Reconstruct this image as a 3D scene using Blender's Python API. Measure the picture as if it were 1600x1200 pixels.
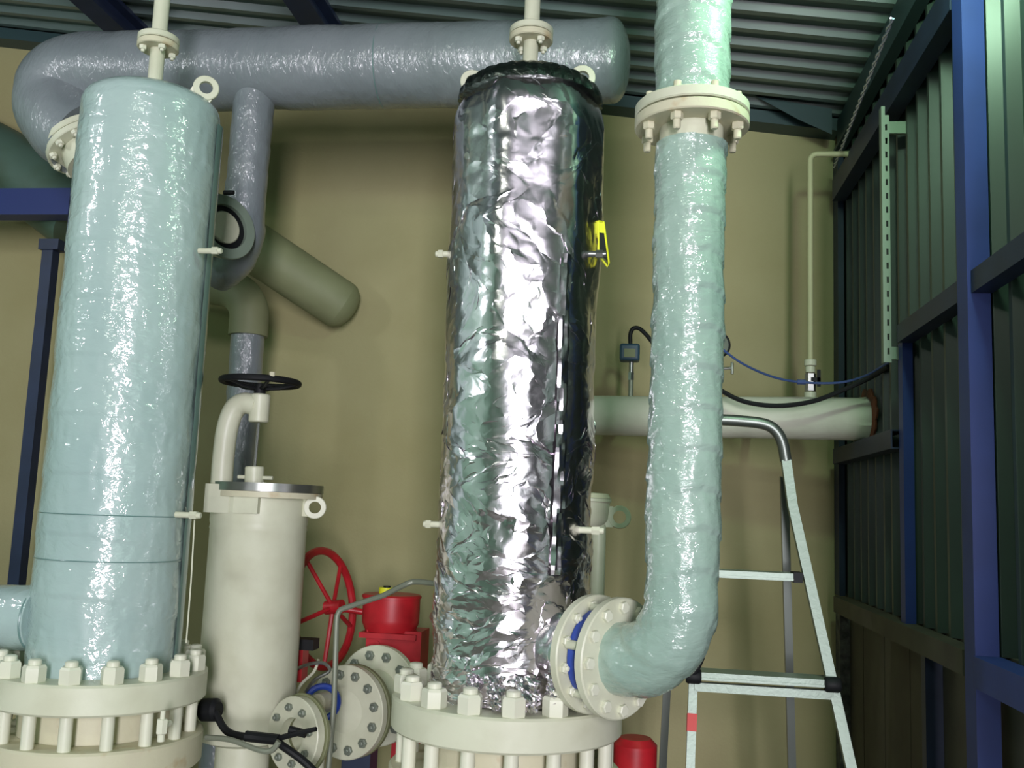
import bpy, math, random
from mathutils import Vector, Matrix, noise
import numpy as np
random.seed(7)
PI = math.pi
for o in list(bpy.data.objects): bpy.data.objects.remove(o)
S = bpy.context.scene
COL = S.collection

# ------------------------------------------------------------------ camera
F = 1520.0                      # focal length in pixels of the 1600x1200 frame
CAM = Vector((0.0, 0.0, 1.65))
_z = Vector((465, 11700, -F)).normalized()            # world up, in camera space
_y = Vector((200, -205.4, -F)); _y = (_y - _z * _y.dot(_z)).normalized()   # room depth
_x = _y.cross(_z).normalized()
R = Matrix((_x, _y, _z))        # camera space -> world
cam = bpy.data.cameras.new('camera'); camo = bpy.data.objects.new('camera', cam)
COL.objects.link(camo); S.camera = camo
cam.sensor_fit = 'HORIZONTAL'; cam.sensor_width = 36.0; cam.lens = 36.0 * F / 1600
cam.clip_start = 0.05
camo.matrix_world = Matrix.Translation(CAM) @ R.to_4x4()
def ray(px, py): return R @ Vector((px - 800, 600 - py, -F))
def P(px, py, Y):               # point of the room seen at a pixel, Y metres into the room
    d = ray(px, py); return CAM + d * ((Y - CAM.y) / d.y)
def PX(px, py, X):
    d = ray(px, py); return CAM + d * ((X - CAM.x) / d.x)
def K(px, py, Y):               # metres per pixel there
    p = P(px, py, Y) - CAM; return p.dot(-(R @ Vector((0, 0, 1)))) / F

# ------------------------------------------------------------------ world, lights, exposure
w = bpy.data.worlds.new('world'); S.world = w; w.use_nodes = True
w.node_tree.nodes['Background'].inputs[0].default_value = (0.55, 0.6, 0.55, 1)
w.node_tree.nodes['Background'].inputs[1].default_value = 0.15
S.view_settings.view_transform = 'Standard'; S.view_settings.look = 'None'
S.view_settings.exposure = 0.17; S.view_settings.gamma = 1.0; S.view_settings.use_curve_mapping = False
def light(name, kind, loc, energy, color, size=0.1, size_y=None, target=None):
    l = bpy.data.lights.new(name, kind); l.energy = energy; l.color = color
    if kind == 'AREA':
        l.shape = 'RECTANGLE'; l.size = size; l.size_y = size_y or size
    else: l.shadow_soft_size = size
    o = bpy.data.objects.new(name, l); COL.objects.link(o); o.location = loc
    if target is not None:
        o.rotation_euler = (Vector(target) - Vector(loc)).to_track_quat('-Z', 'Y').to_euler()
    return o
light('discharge_lamp', 'POINT', (0.58, 2.0, 3.12), 25, (0.62, 1.0, 0.68), 0.07)
light('doorway_daylight', 'AREA', (1.1, -4.6, 1.9), 400, (0.96, 0.92, 1.0), 0.95, 2.9, (0.2, 4, 1.7))
light('left_lamp', 'POINT', (-3.3, 1.3, 3.1), 40, (0.93, 0.93, 1.0), 0.12)
light('hall_lamp', 'AREA', (-1.0, -1.2, 3.7), 85, (0.93, 1.0, 0.86), 1.2, 0.3, (-0.6, 3.0, 1.3))

# ------------------------------------------------------------------ materials
def srgb(r, g, b):
    f = lambda c: c / 12.92 if c <= 0.04045 else ((c + 0.055) / 1.055) ** 2.4
    return (f(r / 255), f(g / 255), f(b / 255), 1)
def mat(name, col, rough=0.5, metal=0.0, coat=0.0, coat_rough=0.1, col2=None, nscale=6, bump=0, bscale=40, spec=0.5,
        stretch=(1, 1, 1), rot=(0, 0, 0), coatbump=0, cbscale=30, lo=0.4, hi=0.7):
    m = bpy.data.materials.new(name); m.use_nodes = True; nt = m.node_tree; N = nt.nodes; L = nt.links
    b = N['Principled BSDF']; b.inputs['Base Color'].default_value = col
    b.inputs['Roughness'].default_value = rough; b.inputs['Metallic'].default_value = metal
    b.inputs['Coat Weight'].default_value = coat; b.inputs['Coat Roughness'].default_value = coat_rough; b.inputs['Coat IOR'].default_value = 1.75
    b.inputs['Specular IOR Level'].default_value = spec
    tc = N.new('ShaderNodeTexCoord')
    if col2:
        n = N.new('ShaderNodeTexNoise'); n.inputs['Scale'].default_value = nscale; n.inputs['Detail'].default_value = 6
        L.new(tc.outputs['Object'], n.inputs['Vector'])
        mr = N.new('ShaderNodeMapRange'); mr.inputs[1].default_value = lo; mr.inputs[2].default_value = hi
        mx = N.new('ShaderNodeMix'); mx.data_type = 'RGBA'
        mx.inputs[6].default_value = col; mx.inputs[7].default_value = col2
        L.new(n.outputs['Fac'], mr.inputs[0]); L.new(mr.outputs[0], mx.inputs[0]); L.new(mx.outputs[2], b.inputs['Base Color'])
    def bumpnode(strength, scale, detail, dist):
        mp = N.new('ShaderNodeMapping'); mp.inputs['Scale'].default_value = stretch; mp.inputs['Rotation'].default_value = rot
        L.new(tc.outputs['Object'], mp.inputs['Vector'])
        n = N.new('ShaderNodeTexNoise'); n.inputs['Scale'].default_value = scale; n.inputs['Detail'].default_value = detail
        n.inputs['Distortion'].default_value = 0.6
        L.new(mp.outputs[0], n.inputs['Vector'])
        bp = N.new('ShaderNodeBump'); bp.inputs['Strength'].default_value = strength; bp.inputs['Distance'].default_value = dist
        L.new(n.outputs['Fac'], bp.inputs['Height']); return bp
    if bump:
        L.new(bumpnode(bump, bscale, 4, 0.01).outputs[0], b.inputs['Normal'])
    if coatbump:
        L.new(bumpnode(coatbump, cbscale, 3, 0.01).outputs[0], b.inputs['Coat Normal'])
    return m
M = {}
M['wall'] = mat('cream_plaster', srgb(163, 157, 118), 0.7, col2=srgb(151, 144, 103), nscale=1.4, bump=0.15, bscale=60, spec=0.2)
M['cream'] = mat('cream_paint', srgb(214, 216, 192), 0.42, col2=srgb(202, 203, 178), nscale=9, bump=0.06, bscale=30)
M['creamrust'] = mat('cream_paint_rust_spots', srgb(208, 204, 176), 0.5, col2=srgb(184, 158, 112), nscale=16, lo=0.6, hi=0.8, bump=0.1)
M['teal'] = mat('teal_insulation_under_clear_film', srgb(172, 194, 190), 0.45, coat=1.0, coat_rough=0.07, col2=srgb(160, 184, 182), nscale=3,
                bump=0.25, bscale=14, coatbump=0.75, cbscale=22, stretch=(1, 1, 1.6), rot=(0.5, 0.2, 0))
M['pipeteal'] = mat('green_insulation_under_creased_film', srgb(162, 188, 174), 0.45, coat=1.0, coat_rough=0.07, col2=srgb(148, 176, 164), nscale=4,
                bump=0.3, bscale=22, coatbump=0.8, cbscale=32, stretch=(1, 1, 2.0), rot=(0.7, 0.3, 0))
M['header'] = mat('bluish_insulation_under_dull_film', srgb(130, 138, 142), 0.5, coat=0.8, coat_rough=0.22, col2=srgb(114, 124, 128), nscale=3,
                bump=0.3, bscale=16, coatbump=0.7, cbscale=30, stretch=(2.2, 1, 1), rot=(0, 0.6, 0.2))
M['seam'] = mat('dark_tape_seam', srgb(104, 138, 134), 0.35, coat=1)
M['foil'] = mat('crumpled_aluminium_foil', srgb(236, 230, 236), 0.2, metal=1.0, bump=0.04, bscale=40)
M['darkfoil'] = mat('dark_foil_collar', srgb(120, 126, 122), 0.22, metal=1.0, bump=0.5, bscale=50)
M['green'] = mat('green_painted_sheet', srgb(46, 62, 54), 0.42, col2=srgb(40, 53, 48), nscale=3, spec=0.5)
M['hall'] = mat('mint_hall_cladding', srgb(142, 182, 156), 0.5, col2=srgb(128, 166, 142), nscale=1.5)
M['roof'] = mat('roof_sheet', srgb(96, 112, 110), 0.3, col2=srgb(84, 98, 96), nscale=2)
M['lowsheet'] = mat('brown_lower_sheet', srgb(78, 76, 62), 0.7, col2=srgb(62, 58, 50), nscale=5)
M['blue'] = mat('blue_steel_paint', srgb(42, 62, 132), 0.5, col2=srgb(36, 54, 116), nscale=5)
M['navy'] = mat('dark_blue_steel', srgb(34, 46, 74), 0.5, col2=srgb(26, 36, 58), nscale=5)
M['teal_steel'] = mat('dark_teal_beam', srgb(46, 68, 72), 0.5)
M['red'] = mat('red_valve_paint', srgb(190, 34, 44), 0.4, col2=srgb(160, 26, 34), nscale=12)
M['black'] = mat('black_plastic', srgb(22, 24, 26), 0.6, spec=0.3)
M['steel'] = mat('bare_steel', srgb(170, 172, 168), 0.3, metal=0.9)
M['alu'] = mat('brushed_aluminium', srgb(154, 168, 156), 0.5, metal=0.5, bump=0.1, bscale=80)
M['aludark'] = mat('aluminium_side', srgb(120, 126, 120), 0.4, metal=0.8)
M['tube'] = mat('grey_impulse_tube', srgb(136, 142, 126), 0.4, metal=0.3)
M['whitepipe'] = mat('white_painted_lagging', srgb(216, 218, 200), 0.6, col2=srgb(200, 202, 182), nscale=4, bump=0.2, bscale=25)
M['rust'] = mat('torn_brown_hole', srgb(110, 62, 34), 0.9, col2=srgb(60, 34, 24), nscale=14, bump=0.6)
M['wallpipe'] = mat('olive_painted_pipe', srgb(132, 136, 102), 0.6, col2=srgb(122, 126, 92), nscale=5)
M['darkgreen'] = mat('dark_green_pipe', srgb(74, 98, 86), 0.5, col2=srgb(62, 80, 62), nscale=6)
M['bluevalve'] = mat('blue_gasket_paint', srgb(40, 72, 168), 0.4)
M['yellow'] = mat('yellow_tag', srgb(224, 226, 40), 0.5)
M['gaugeblue'] = mat('transmitter_blue', srgb(52, 78, 98), 0.4)
M['floor'] = mat('grey_concrete_floor', srgb(120, 118, 108), 0.7, col2=srgb(98, 96, 88), nscale=2, bump=0.2)
M['strip'] = mat('galvanised_strip', srgb(138, 154, 138), 0.5, metal=0.2)
M['nutcream'] = mat('cream_painted_nut', srgb(222, 223, 202), 0.38)
M['dull'] = mat('dull_grey_bolt', srgb(128, 136, 124), 0.45, metal=0.3)
M['redtape'] = mat('red_tape', srgb(206, 50, 40), 0.5)
M['bluecable'] = mat('blue_cable', srgb(62, 84, 140), 0.5)
M['masonry'] = mat('dark_masonry', srgb(70, 70, 68), 0.9, col2=srgb(110, 110, 104), nscale=30, bump=0.8)

# ------------------------------------------------------------------ mesh helpers
class MB:
    def __init__(s): s.v = []; s.f = []
    def add(s, vs, fs):
        b = len(s.v); s.v += [tuple(v) for v in vs]; s.f += [tuple(i + b for i in f) for f in fs]; return s
    def box(s, a, b, Mx=None, bevel=0):
        x0, y0, z0 = a; x1, y1, z1 = b
        vs = [Vector(v) for v in ((x0,y0,z0),(x1,y0,z0),(x1,y1,z0),(x0,y1,z0),(x0,y0,z1),(x1,y0,z1),(x1,y1,z1),(x0,y1,z1))]
        if Mx: vs = [Mx @ v for v in vs]
        return s.add(vs, [(0,3,2,1),(4,5,6,7),(0,1,5,4),(1,2,6,5),(2,3,7,6),(3,0,4,7)])
    def lathe(s, prof, Mx=None, n=32, closed=False):   # prof: (r, z) list; r=0 ends cap
        Mx = Mx or Matrix(); rings = []; vs = []; fs = []
        for r, z in prof:
            if r < 1e-6: rings.append([len(vs)]); vs.append(Mx @ Vector((0, 0, z)))
            else:
                rings.append(list(range(len(vs), len(vs) + n)))
                vs += [Mx @ Vector((r * math.cos(2*PI*k/n), r * math.sin(2*PI*k/n), z)) for k in range(n)]
        pr = list(zip(rings, rings[1:])) + ([(rings[-1], rings[0])] if closed else [])
        for a, b in pr:
            if len(a) == 1 and len(b) == 1: continue
            for k in range(n):
                k2 = (k + 1) % n
                if len(a) == 1: fs.append((a[0], b[k2], b[k]))
                elif len(b) == 1: fs.append((a[k], a[k2], b[0]))
                else: fs.append((a[k], a[k2], b[k2], b[k]))
        return s.add(vs, fs)
    def cyl(s, p, q, r, n=16, r2=None, bev=0.0):
        p, q = Vector(p), Vector(q); L = (q - p).length; Mx = frame(p, q - p); r2 = r2 or r
        if bev: return s.lathe([(0,0),(r-bev,0),(r,bev),(r2,L-bev),(r2-bev,L),(0,L)], Mx, n)
        return s.lathe([(0,0),(r,0),(r2,L),(0,L)], Mx, n)
    def ring(s, p, axis, ro, ri, t, n=32):  # annular plate centred on p
        h = t / 2; b = min(0.003, t * .15)
        return s.lathe([(ri,-h),(ro-b,-h),(ro,-h+b),(ro,h-b),(ro-b,h),(ri,h)], frame(p, axis), n, closed=True)
    def torus(s, p, axis, Rr, r, n=48, m=10):
        return s.lathe([(Rr + r*math.cos(2*PI*k/m), r*math.sin(2*PI*k/m)) for k in range(m)], frame(p, axis), n, closed=True)
    def tube(s, pts, r, n=12, disp=None, caps=True, rr=None, step=None):
        pts = [Vector(p) for p in pts]
        if step:
            q = [pts[0]]
            for a, b in zip(pts, pts[1:]):
                k = max(1, int(round((b - a).length / step))); q += [a.lerp(b, j / k) for j in range(1, k + 1)]
            pts = q
        T = []
        for i in range(len(pts)):
            a = pts[max(0, i-1)]; b = pts[min(len(pts)-1, i+1)]; T.append((b - a).normalized())
        u = T[0].orthogonal().normalized(); vs = []; fs = []; d = 0
        for i, p in enumerate(pts):
            u = (u - T[i] * u.dot(T[i])).normalized(); v = T[i].cross(u)
            if i: d += (p - pts[i-1]).length
            r0 = rr(d) if rr else r
            for k in range(n):
                th = 2*PI*k/n; q = r0 + (disp(d, th, p + (u*math.cos(th) + v*math.sin(th)) * r0) if disp else 0)
                vs.append(p + (u*math.cos(th) + v*math.sin(th)) * q)
        for i in range(len(pts)-1):
            for k in range(n):
                k2 = (k+1) % n; fs.append((i*n+k, i*n+k2, (i+1)*n+k2, (i+1)*n+k))
        if caps: fs.append(tuple(range(n-1, -1, -1))); fs.append(tuple((len(pts)-1)*n + k for k in range(n)))
        return s.add(vs, fs)
    def hexnut(s, r, h, Mx=None, z0=0):
        return s.lathe([(0,z0),(r*.97,z0),(r,z0+h*.1),(r,z0+h*.85),(r*.86,z0+h),(0,z0+h)], Mx, 6)
    def extrude(s, outline, holes, Mx, t):
        pass
def frame(p, d):
    q = Vector(d).normalized().to_track_quat('Z', 'X' if abs(Vector(d).normalized().x) < .9 else 'Y')
    return Matrix.Translation(Vector(p)) @ q.to_matrix().to_4x4()
ORG = {}
def mesh(mb, name, m, smooth=35):
    me = bpy.data.meshes.new(name); me.from_pydata(mb.v, [], mb.f); me.materials.append(M[m] if isinstance(m, str) else m)
    me.validate(); me.update()
    if smooth:
        me.polygons.foreach_set('use_smooth', [True] * len(me.polygons))
        try: me.set_sharp_from_angle(angle=math.radians(smooth))
        except Exception: pass
    return me
def obj(name, mb, m, parent=None, smooth=35, label=None, kind=None):
    """mesh given in room coordinates"""
    og = ORG.get(parent.name, Vector()) if parent else None
    if parent is None:
        xs = np.array(mb.v); og = Vector(((xs[:,0].min()+xs[:,0].max())/2, (xs[:,1].min()+xs[:,1].max())/2, xs[:,2].min()))
    mb.v = [tuple(Vector(v) - og) for v in mb.v]
    o = bpy.data.objects.new(name, mesh(mb, name, m, smooth)); COL.objects.link(o)
    if parent: o.parent = parent
    else: o.location = og
    ORG[o.name] = og
    if label: o['label'] = label
    if kind: o['kind'] = kind
    return o
def inst(name, me, parent, Mx, label=None):
    o = bpy.data.objects.new(name, me); COL.objects.link(o); o.parent = parent
    og = ORG.get(parent.name, Vector()); o.matrix_local = Matrix.Translation(-og) @ Mx
    ORG[o.name] = None
    if label: o['label'] = label
    return o
def sub(name, me, parent):
    o = bpy.data.objects.new(name, me); COL.objects.link(o); o.parent = parent; return o
def tag(o, label, cat, group=None):
    o['label'] = label; o['category'] = cat
    if group: o['group'] = group
    return o
def thing(name, label, cat, loc, group=None):
    o = bpy.data.objects.new(name, None); COL.objects.link(o); o.location = loc; o.empty_display_size = .1
    ORG[o.name] = Vector(loc); return tag(o, label, cat, group)
def ns(p, k): return noise.noise(Vector(p) * k)
def to_z(p, q, z): t = (z - p.z) / (q.z - p.z); return p + (q - p) * t
def arc(a, corner, b, r, n=8):     # rounded corner between a-corner-b
    a, c, b = Vector(a), Vector(corner), Vector(b)
    da, db = (a - c).normalized(), (b - c).normalized(); ang = da.angle(db)
    t = r / math.tan(ang / 2); p0 = c + da * t; p1 = c + db * t
    ctr = c + (da + db).normalized() * (r / math.sin(ang / 2)); out = []
    v0, v1 = p0 - ctr, p1 - ctr; om = v0.angle(v1)
    for k in range(n + 1):
        s = k / n; out.append(ctr + (v0 * math.sin((1-s)*om) + v1 * math.sin(s*om)) / math.sin(om))
    return out
def catmull(pts, n=8):
    pts = [Vector(p) for p in pts]; q = [pts[0]*2 - pts[1]] + pts + [pts[-1]*2 - pts[-2]]; out = []
    for i in range(1, len(q)-2):
        for k in range(n):
            t = k/n; a, b, c, d = q[i-1:i+3]
            out.append(.5*((2*b) + (c-a)*t + (2*a-5*b+4*c-d)*t*t + (3*b-a-3*c+d)*t**3))
    out.append(pts[-1]); return out
def lug_mb(c, nrm, ro, ri, t, base_dir=None, base_len=0.03):
    """eye plate: ring plus a tongue running to the shell"""
    mb = MB(); mb.ring(c, nrm, ro, ri, t, 28)
    if base_dir is not None:
        b = Vector(base_dir).normalized(); n_ = Vector(nrm).normalized(); s_ = b.cross(n_)
        Mx = Matrix((( b.x, s_.x, n_.x, c.x), (b.y, s_.y, n_.y, c.y), (b.z, s_.z, n_.z, c.z), (0,0,0,1)))
        mb.box((ri*1.02, -ro*.9, -t/2), (ro + base_len, ro*.9, t/2), Mx)
    return mb

# ------------------------------------------------------------------ the setting
YB = 4.2
XW = P(1303, 600, YB).x + .055
zc = P(1300, 203, YB).z; xl = P(0, 57, YB)
slope = (xl.z - zc) / (xl.x - XW)
def roofz(x): return zc + slope * (x - XW)
XL, YF = -4.6, -5.0
mb = MB(); mb.add([(XL,YB,0),(XW+.2,YB,0),(XW+.2,YB,roofz(XW)-.0),(XL,YB,roofz(XL)),(XL,YB+.2,0),(XW+.2,YB+.2,0),(XW+.2,YB+.2,roofz(XW)),(XL,YB+.2,roofz(XL))],
    [(0,1,2,3),(5,4,7,6),(0,4,5,1),(3,2,6,7),(0,3,7,4),(1,5,6,2)]); obj('wall_back', mb, 'wall', kind='structure', smooth=0)
mb = MB(); mb.box((XL-.2, YF, 0), (XL, YB, roofz(XL))); obj('wall_left', mb, 'hall', kind='structure', smooth=0)
mb = MB(); mb.box((XL, YF-.2, 0), (3.2, YF, 4.3)); obj('wall_front', mb, 'hall', kind='structure', smooth=0)
mb = MB(); mb.box((XL-.2, YF-.2, -.1), (3.2, YB+.2, 0)); obj('floor', mb, 'floor', kind='structure', smooth=0)
mb = MB(); mb.box((XW+.04, .3, 0), (3.2, .4, 3.6)).box((3.2, YF, 0), (3.3, .4, 3.6)); obj('wall_side_recess', mb, 'hall', kind='structure', smooth=0)

# profiled right wall: one object per sheet, ribs run upright
wr = bpy.data.objects.new('wall_right', None); COL.objects.link(wr); wr['kind'] = 'structure'; ORG[wr.name] = Vector()
ZR = P(1305, 928, YB).z          # sill rail height
PITCH = 0.118
def profile(y0, y1, pitch, d, crest=.018, flank=.014):
    out = [(y0, 0)]; y = y0
    while y < y1 - 1e-6:
        a = y + pitch - crest - 2*flank
        out += [(min(a, y1), 0), (min(a+flank, y1), d), (min(a+flank+crest, y1), d), (min(a+2*flank+crest, y1), 0)]; y += pitch
    return out
y = YB
k = 0
while y > .4:
    y1 = y; y0 = max(.35, y - PITCH*7); mb = MB(); pr = profile(y0, y1, PITCH, .03)
    off = 0.004 * (k % 2)
    vs = []; fs = []
    for (yy, d) in pr: vs += [(XW - d - off, yy, ZR), (XW - d - off, yy, roofz(XW) + .02)]
    for i in range(len(pr)-1): fs.append((2*i, 2*i+1, 2*i+3, 2*i+2))
    mb.add(vs, fs); obj('sheet', mb, 'green', wr, smooth=0); y = y0; k += 1
y = YB
while y > .4:
    y0 = max(.35, y - .32); mb = MB(); mb.box((XW-.012, y0+.004, 0), (XW+.02, y-.004, ZR)); obj('panel', mb, 'lowsheet', wr, smooth=0); y = y0
mb = MB(); mb.box((XW+.021, .35, 0), (XW+.04, YB, roofz(XW))); obj('backing', mb, 'lowsheet', wr, smooth=0)

# profiled roof: ribs run across the room
ce = bpy.data.objects.new('ceiling', None); COL.objects.link(ce); ce['kind'] = 'structure'; ORG[ce.name] = Vector()
y = YB + .02; RP = .128
while y > YF:
    y0 = max(YF-.1, y - RP*7); pr = profile(y0, y, RP, .028, .028, .014); mb = MB(); vs = []; fs = []
    xr = XW + .1 if y0 > .3 else 3.3
    for (yy, d) in pr: vs += [(XL-.2, yy, roofz(XL-.2) - d + .03), (xr, yy, roofz(xr) - d + .03)]
    for i in range(len(pr)-1): fs.append((2*i, 2*i+2, 2*i+3, 2*i+1))
    mb.add(vs, fs); obj('sheet', mb, 'roof', ce, smooth=0); y = y0

# rafter on the back wall and eaves beam along the right wall
def slopebox(x0, x1, ya, yb, dz0, dz1):
    mb = MB(); v = []
    for yy in (ya, yb):
        for x in (x0, x1):
            for dz in (dz0, dz1): v.append((x, yy, roofz(x) + dz))
    return mb.add(v, [(0,2,3,1),(4,5,7,6),(0,1,5,4),(2,6,7,3),(0,4,6,2),(1,3,7,5)])
tag(obj('rafter', slopebox(XL, XW-.05, YB-.11, YB-.001, -.055, -.001), 'teal_steel', smooth=0), 'dark sloping rafter where the roof meets the cream back wall', 'beam')
mb = MB().box((XW-.06, .5, roofz(XW)-.135), (XW-.034, YB-.112, roofz(XW)-.005)); mb.box((XW-.075, .5, roofz(XW)-.15), (XW-.034, YB-.112, roofz(XW)-.135)); 
tag(obj('eaves_beam', mb, 'teal_steel', smooth=0), 'dark teal eaves beam running along the top of the profiled right wall', 'beam')
mb = MB(); a = P(1172, 152, YB-.16); b = P(1300, 208, YB-.16)
mb.add([P(1180,150,4.0), P(1250,188,4.0), P(1300,210,4.0), P(1300,170,4.0), P(1180,150,4.08), P(1250,188,4.08), P(1300,210,4.08), P(1300,170,4.08)],
   [(0,1,2,3),(7,6,5,4),(0,4,5,1),(1,5,6,2),(2,6,7,3),(3,7,4,0)])
tag(obj('gusset_plate', mb, 'teal_steel', smooth=0), 'dark gusset plate in the top right corner under the roof sheets', 'bracket')
for (xa, lab) in ((P(150, 30, 3.6).x, 'dark blue roof beam above the left end of the thick header pipe'), (P(505, 8, 3.6).x, 'dark blue roof beam crossing above the middle of the header pipe')):
    mb = MB(); z1 = roofz(xa) - .0; mb.box((xa-.05, 2.2, z1-.02), (xa+.05, 4.08, z1-.002)).box((xa-.006, 2.2, z1-.10), (xa+.006, 4.08, z1-.02)).box((xa-.05, 2.2, z1-.115), (xa+.05, 4.08, z1-.10))
    tag(obj('roof_beam', mb, 'navy', smooth=0), lab, 'beam', 'roof beams')

# blue frame of the right wall
def xrel(px): return (px - 1000)
def ywall(px, X=None): return PX(px, 805, X or XW).y
cw = .055
ymain = PX(1497, 620, XW-cw).y
def column(y0, y1, z0, z1, w_, mname, label, nm='steel_column'):
    mb = MB(); x0 = XW - w_
    mb.box((x0, y0, z0), (XW-.036, y0+.008, z1)).box((x0, y1-.008, z0), (XW-.036, y1, z1)).box((x0, y0+.008, z0), (x0+.008, y1-.008, z1))
    return tag(obj(nm, mb, mname, smooth=0), label, 'column')
wmain = XW - P(1497, 620, PX(1552, 620, XW).y).x
Ymain = PX(1552, 620, XW-.036).y
x_left = P(1503, 620, Ymain).x
def hcol(pxl, pxr, py, depth, z0, z1, mname, label):
    Y0 = PX(pxr, py, XW-.034).y; xl_ = P(pxl, py, Y0+depth).x
    mb = MB(); mb.box((xl_, Y0, z0), (XW-.034, Y0+depth, z1))
    return tag(obj('steel_column', mb, mname, smooth=0), label, 'column'), Y0, xl_
_, Ym, _x1 = hcol(1499, 1552, 620, .075, 0, roofz(XW)-.22, 'blue', 'tall wide blue steel column on the right wall')
zsm = P(1412, 522, 2.95).z
_, Ys, _x2 = hcol(1404, 1427, 620, .05, P(1420, 985, 2.95).z, P(1412, 522, 2.95).z, 'blue', 'short blue post between two rails left of the tall blue column')
Yc = YB - .14
mb = MB(); mb.box((P(1303, 600, YB-.004).x, YB-.1, ZR), (XW-.032, YB-.002, P(1303, 235, YB-.1).z))
tag(obj('steel_column', mb, 'navy', smooth=0), 'dark blue corner column where the cream wall meets the green sheets', 'column')
mb = MB(); mb.box((P(1306, 1000, YB-.004).x, YB-.09, 0), (XW-.013, YB-.002, ZR-.06))
tag(obj('masonry_pier', mb, 'masonry', smooth=0), 'rough dark masonry edge in the lower right corner of the back wall', 'pier')
mb = MB(); Yl = PX(1474, 1100, XW-.013).y; mb.box((P(1440, 1100, Yl+.04).x, Yl, 0), (XW-.013, Yl+.04, ZR-.07))
tag(obj('steel_column', mb, 'navy', smooth=0), 'dark navy lower post below the sill rail left of the tall column', 'column')
def rail(y0, y1, z0, z1, prot, mname, label):
    mb = MB(); x0, x1 = XW - .034 - prot, XW - .032
    mb.box((x0, y0, z0), (x0 + .005, y1, z1)).box((x0 + .005, y0, z1-.005), (x1, y1, z1)).box((x0 + .005, y0, z0), (x1, y1, z0+.005))
    return tag(obj('wall_rail', mb, mname, smooth=0), label, 'rail')
zA = P(1320, 318, YB-.1).z
rail(Ym+.101, YB-.131, zA, zA+.09, .05, 'navy', 'upper dark rail running back from behind the tall blue column')
zB = P(1427, 536, Ys).z
rail(Ym+.101, Ys-.002, zB, zB+.055, .045, 'navy', 'middle rail between the tall column and the short blue post')
rail(.5, Ym-.002, zB-.0, zB+.055, .045, 'navy', 'middle rail right of the tall blue column at the frame edge')
zC = P(1315, 726, YB-.1).z
rail(Ys+.071, YB-.131, zC, zC+.06, .05, 'navy', 'low rail under the torn end of the white pipe')
rail(Ym+.101, YB-.131, ZR-.06, ZR, .05, 'lowsheet', 'brown sill rail below the green sheets left of the tall column')
rail(.5, Ym-.002, ZR-.07, ZR, .06, 'blue', 'blue sill rail right of the tall column at the frame edge')
# perforated strip
Yst = PX(1384, 370, XW-.1).y
mb = MB(); a = P(1377, 178, Yst); b = P(1389, 178, Yst); zt = P(1382, 180, Yst).z; zb_ = P(1386, 566, Yst).z
x0, x1 = a.x, b.x; n = 17; hz = (zt - zb_ - .03) / n; xm0, xm1 = x0 + (x1-x0)*.48, x0 + (x1-x0)*.76; t = .003
mb.box((x0, Yst, zb_), (xm0, Yst+t, zt+.03)); mb.box((xm1, Yst, zb_), (x1, Yst+t, zt))
for k in range(n+1):
    z = zb_ + .012 + k*hz; mb.box((xm0, Yst, z-hz*.28 if k else zb_), (xm1, Yst+t, z+hz*.28 if k < n else zt))
mb.box((x0, Yst+t, zb_), (x0+t, Yst+.03, zt+.03))
mb.box((x1-t, Yst+t, zb_+.01), (XW-.031, Yst+.02, zb_+.05)).box((x1-t, Yst+t, zt-.06), (XW-.031, Yst+.02, zt-.02))
tag(obj('perforated_strip', mb, 'strip', smooth=0), 'pale slotted metal strip hanging upright in front of the green sheets', 'strip')
# left blue beam and post
Yp = 3.78
mb = MB(); a = P(-60, 300, Yp); b = P(106, 334, Yp); za = P(50, 294, Yp).z; zb2 = P(50, 335, Yp).z
mb.box((XL+.01, Yp, zb2), (b.x, Yp+.01, za)).box((XL+.01, Yp+.01, za-.01), (b.x, Yp+.09, za)).box((XL+.01, Yp+.01, zb2), (b.x, Yp+.09, zb2+.01))
tag(obj('steel_beam', mb, mat('deep_blue_beam', srgb(30, 46, 104), .55), smooth=0), 'blue horizontal beam at the left edge behind the teal vessel', 'beam')
mb = MB(); a = P(79, 395, Yp-.0).x; b = P(95, 395, Yp).x; zt = P(85, 380, Yp).z
mb.box((a, Yp-.06, 0), (b+.002, Yp-.01, zt)); mb.box((a-.012, Yp-.07, zt-.045), (b+.03, Yp-.008, zt))
tag(obj('steel_post', mb, 'navy', smooth=0), 'slim dark blue post with a cap left of the teal vessel', 'post')

# ------------------------------------------------------------------ bolts
def studs(parent, c, axis, n, rc, lo, hi, rs, rn, hn, phase=0, m='nutcream', stick=.014, both=False, low=True):
    """stud bolts round an axis; each is a part, its nut a sub-part"""
    Fm = frame(c, axis)
    me = mesh(MB().lathe([(0,lo),(rs,lo),(rs,hi+hn+stick-.003),(rs*.75,hi+hn+stick),(0,hi+hn+stick)], None, 12), 'stud', m)
    nu = mesh(MB().hexnut(rn, hn, None, hi), 'nut', m, 20)
    nl = mesh(MB().hexnut(rn, hn, None, -hn), 'nut', m, 20) if both else None
    for k in range(n):
        a = phase + 2*PI*k/n
        s_ = inst('stud', me, parent, Fm @ Matrix.Translation((rc*math.cos(a), rc*math.sin(a), 0)) @ Matrix.Rotation(a + .3*random.random(), 4, 'Z'))
        sub('nut', nu, s_)
        if both:
            s2 = sub('nut', nl, s_); s2.location = (0, 0, lo + stick + 0)
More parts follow.
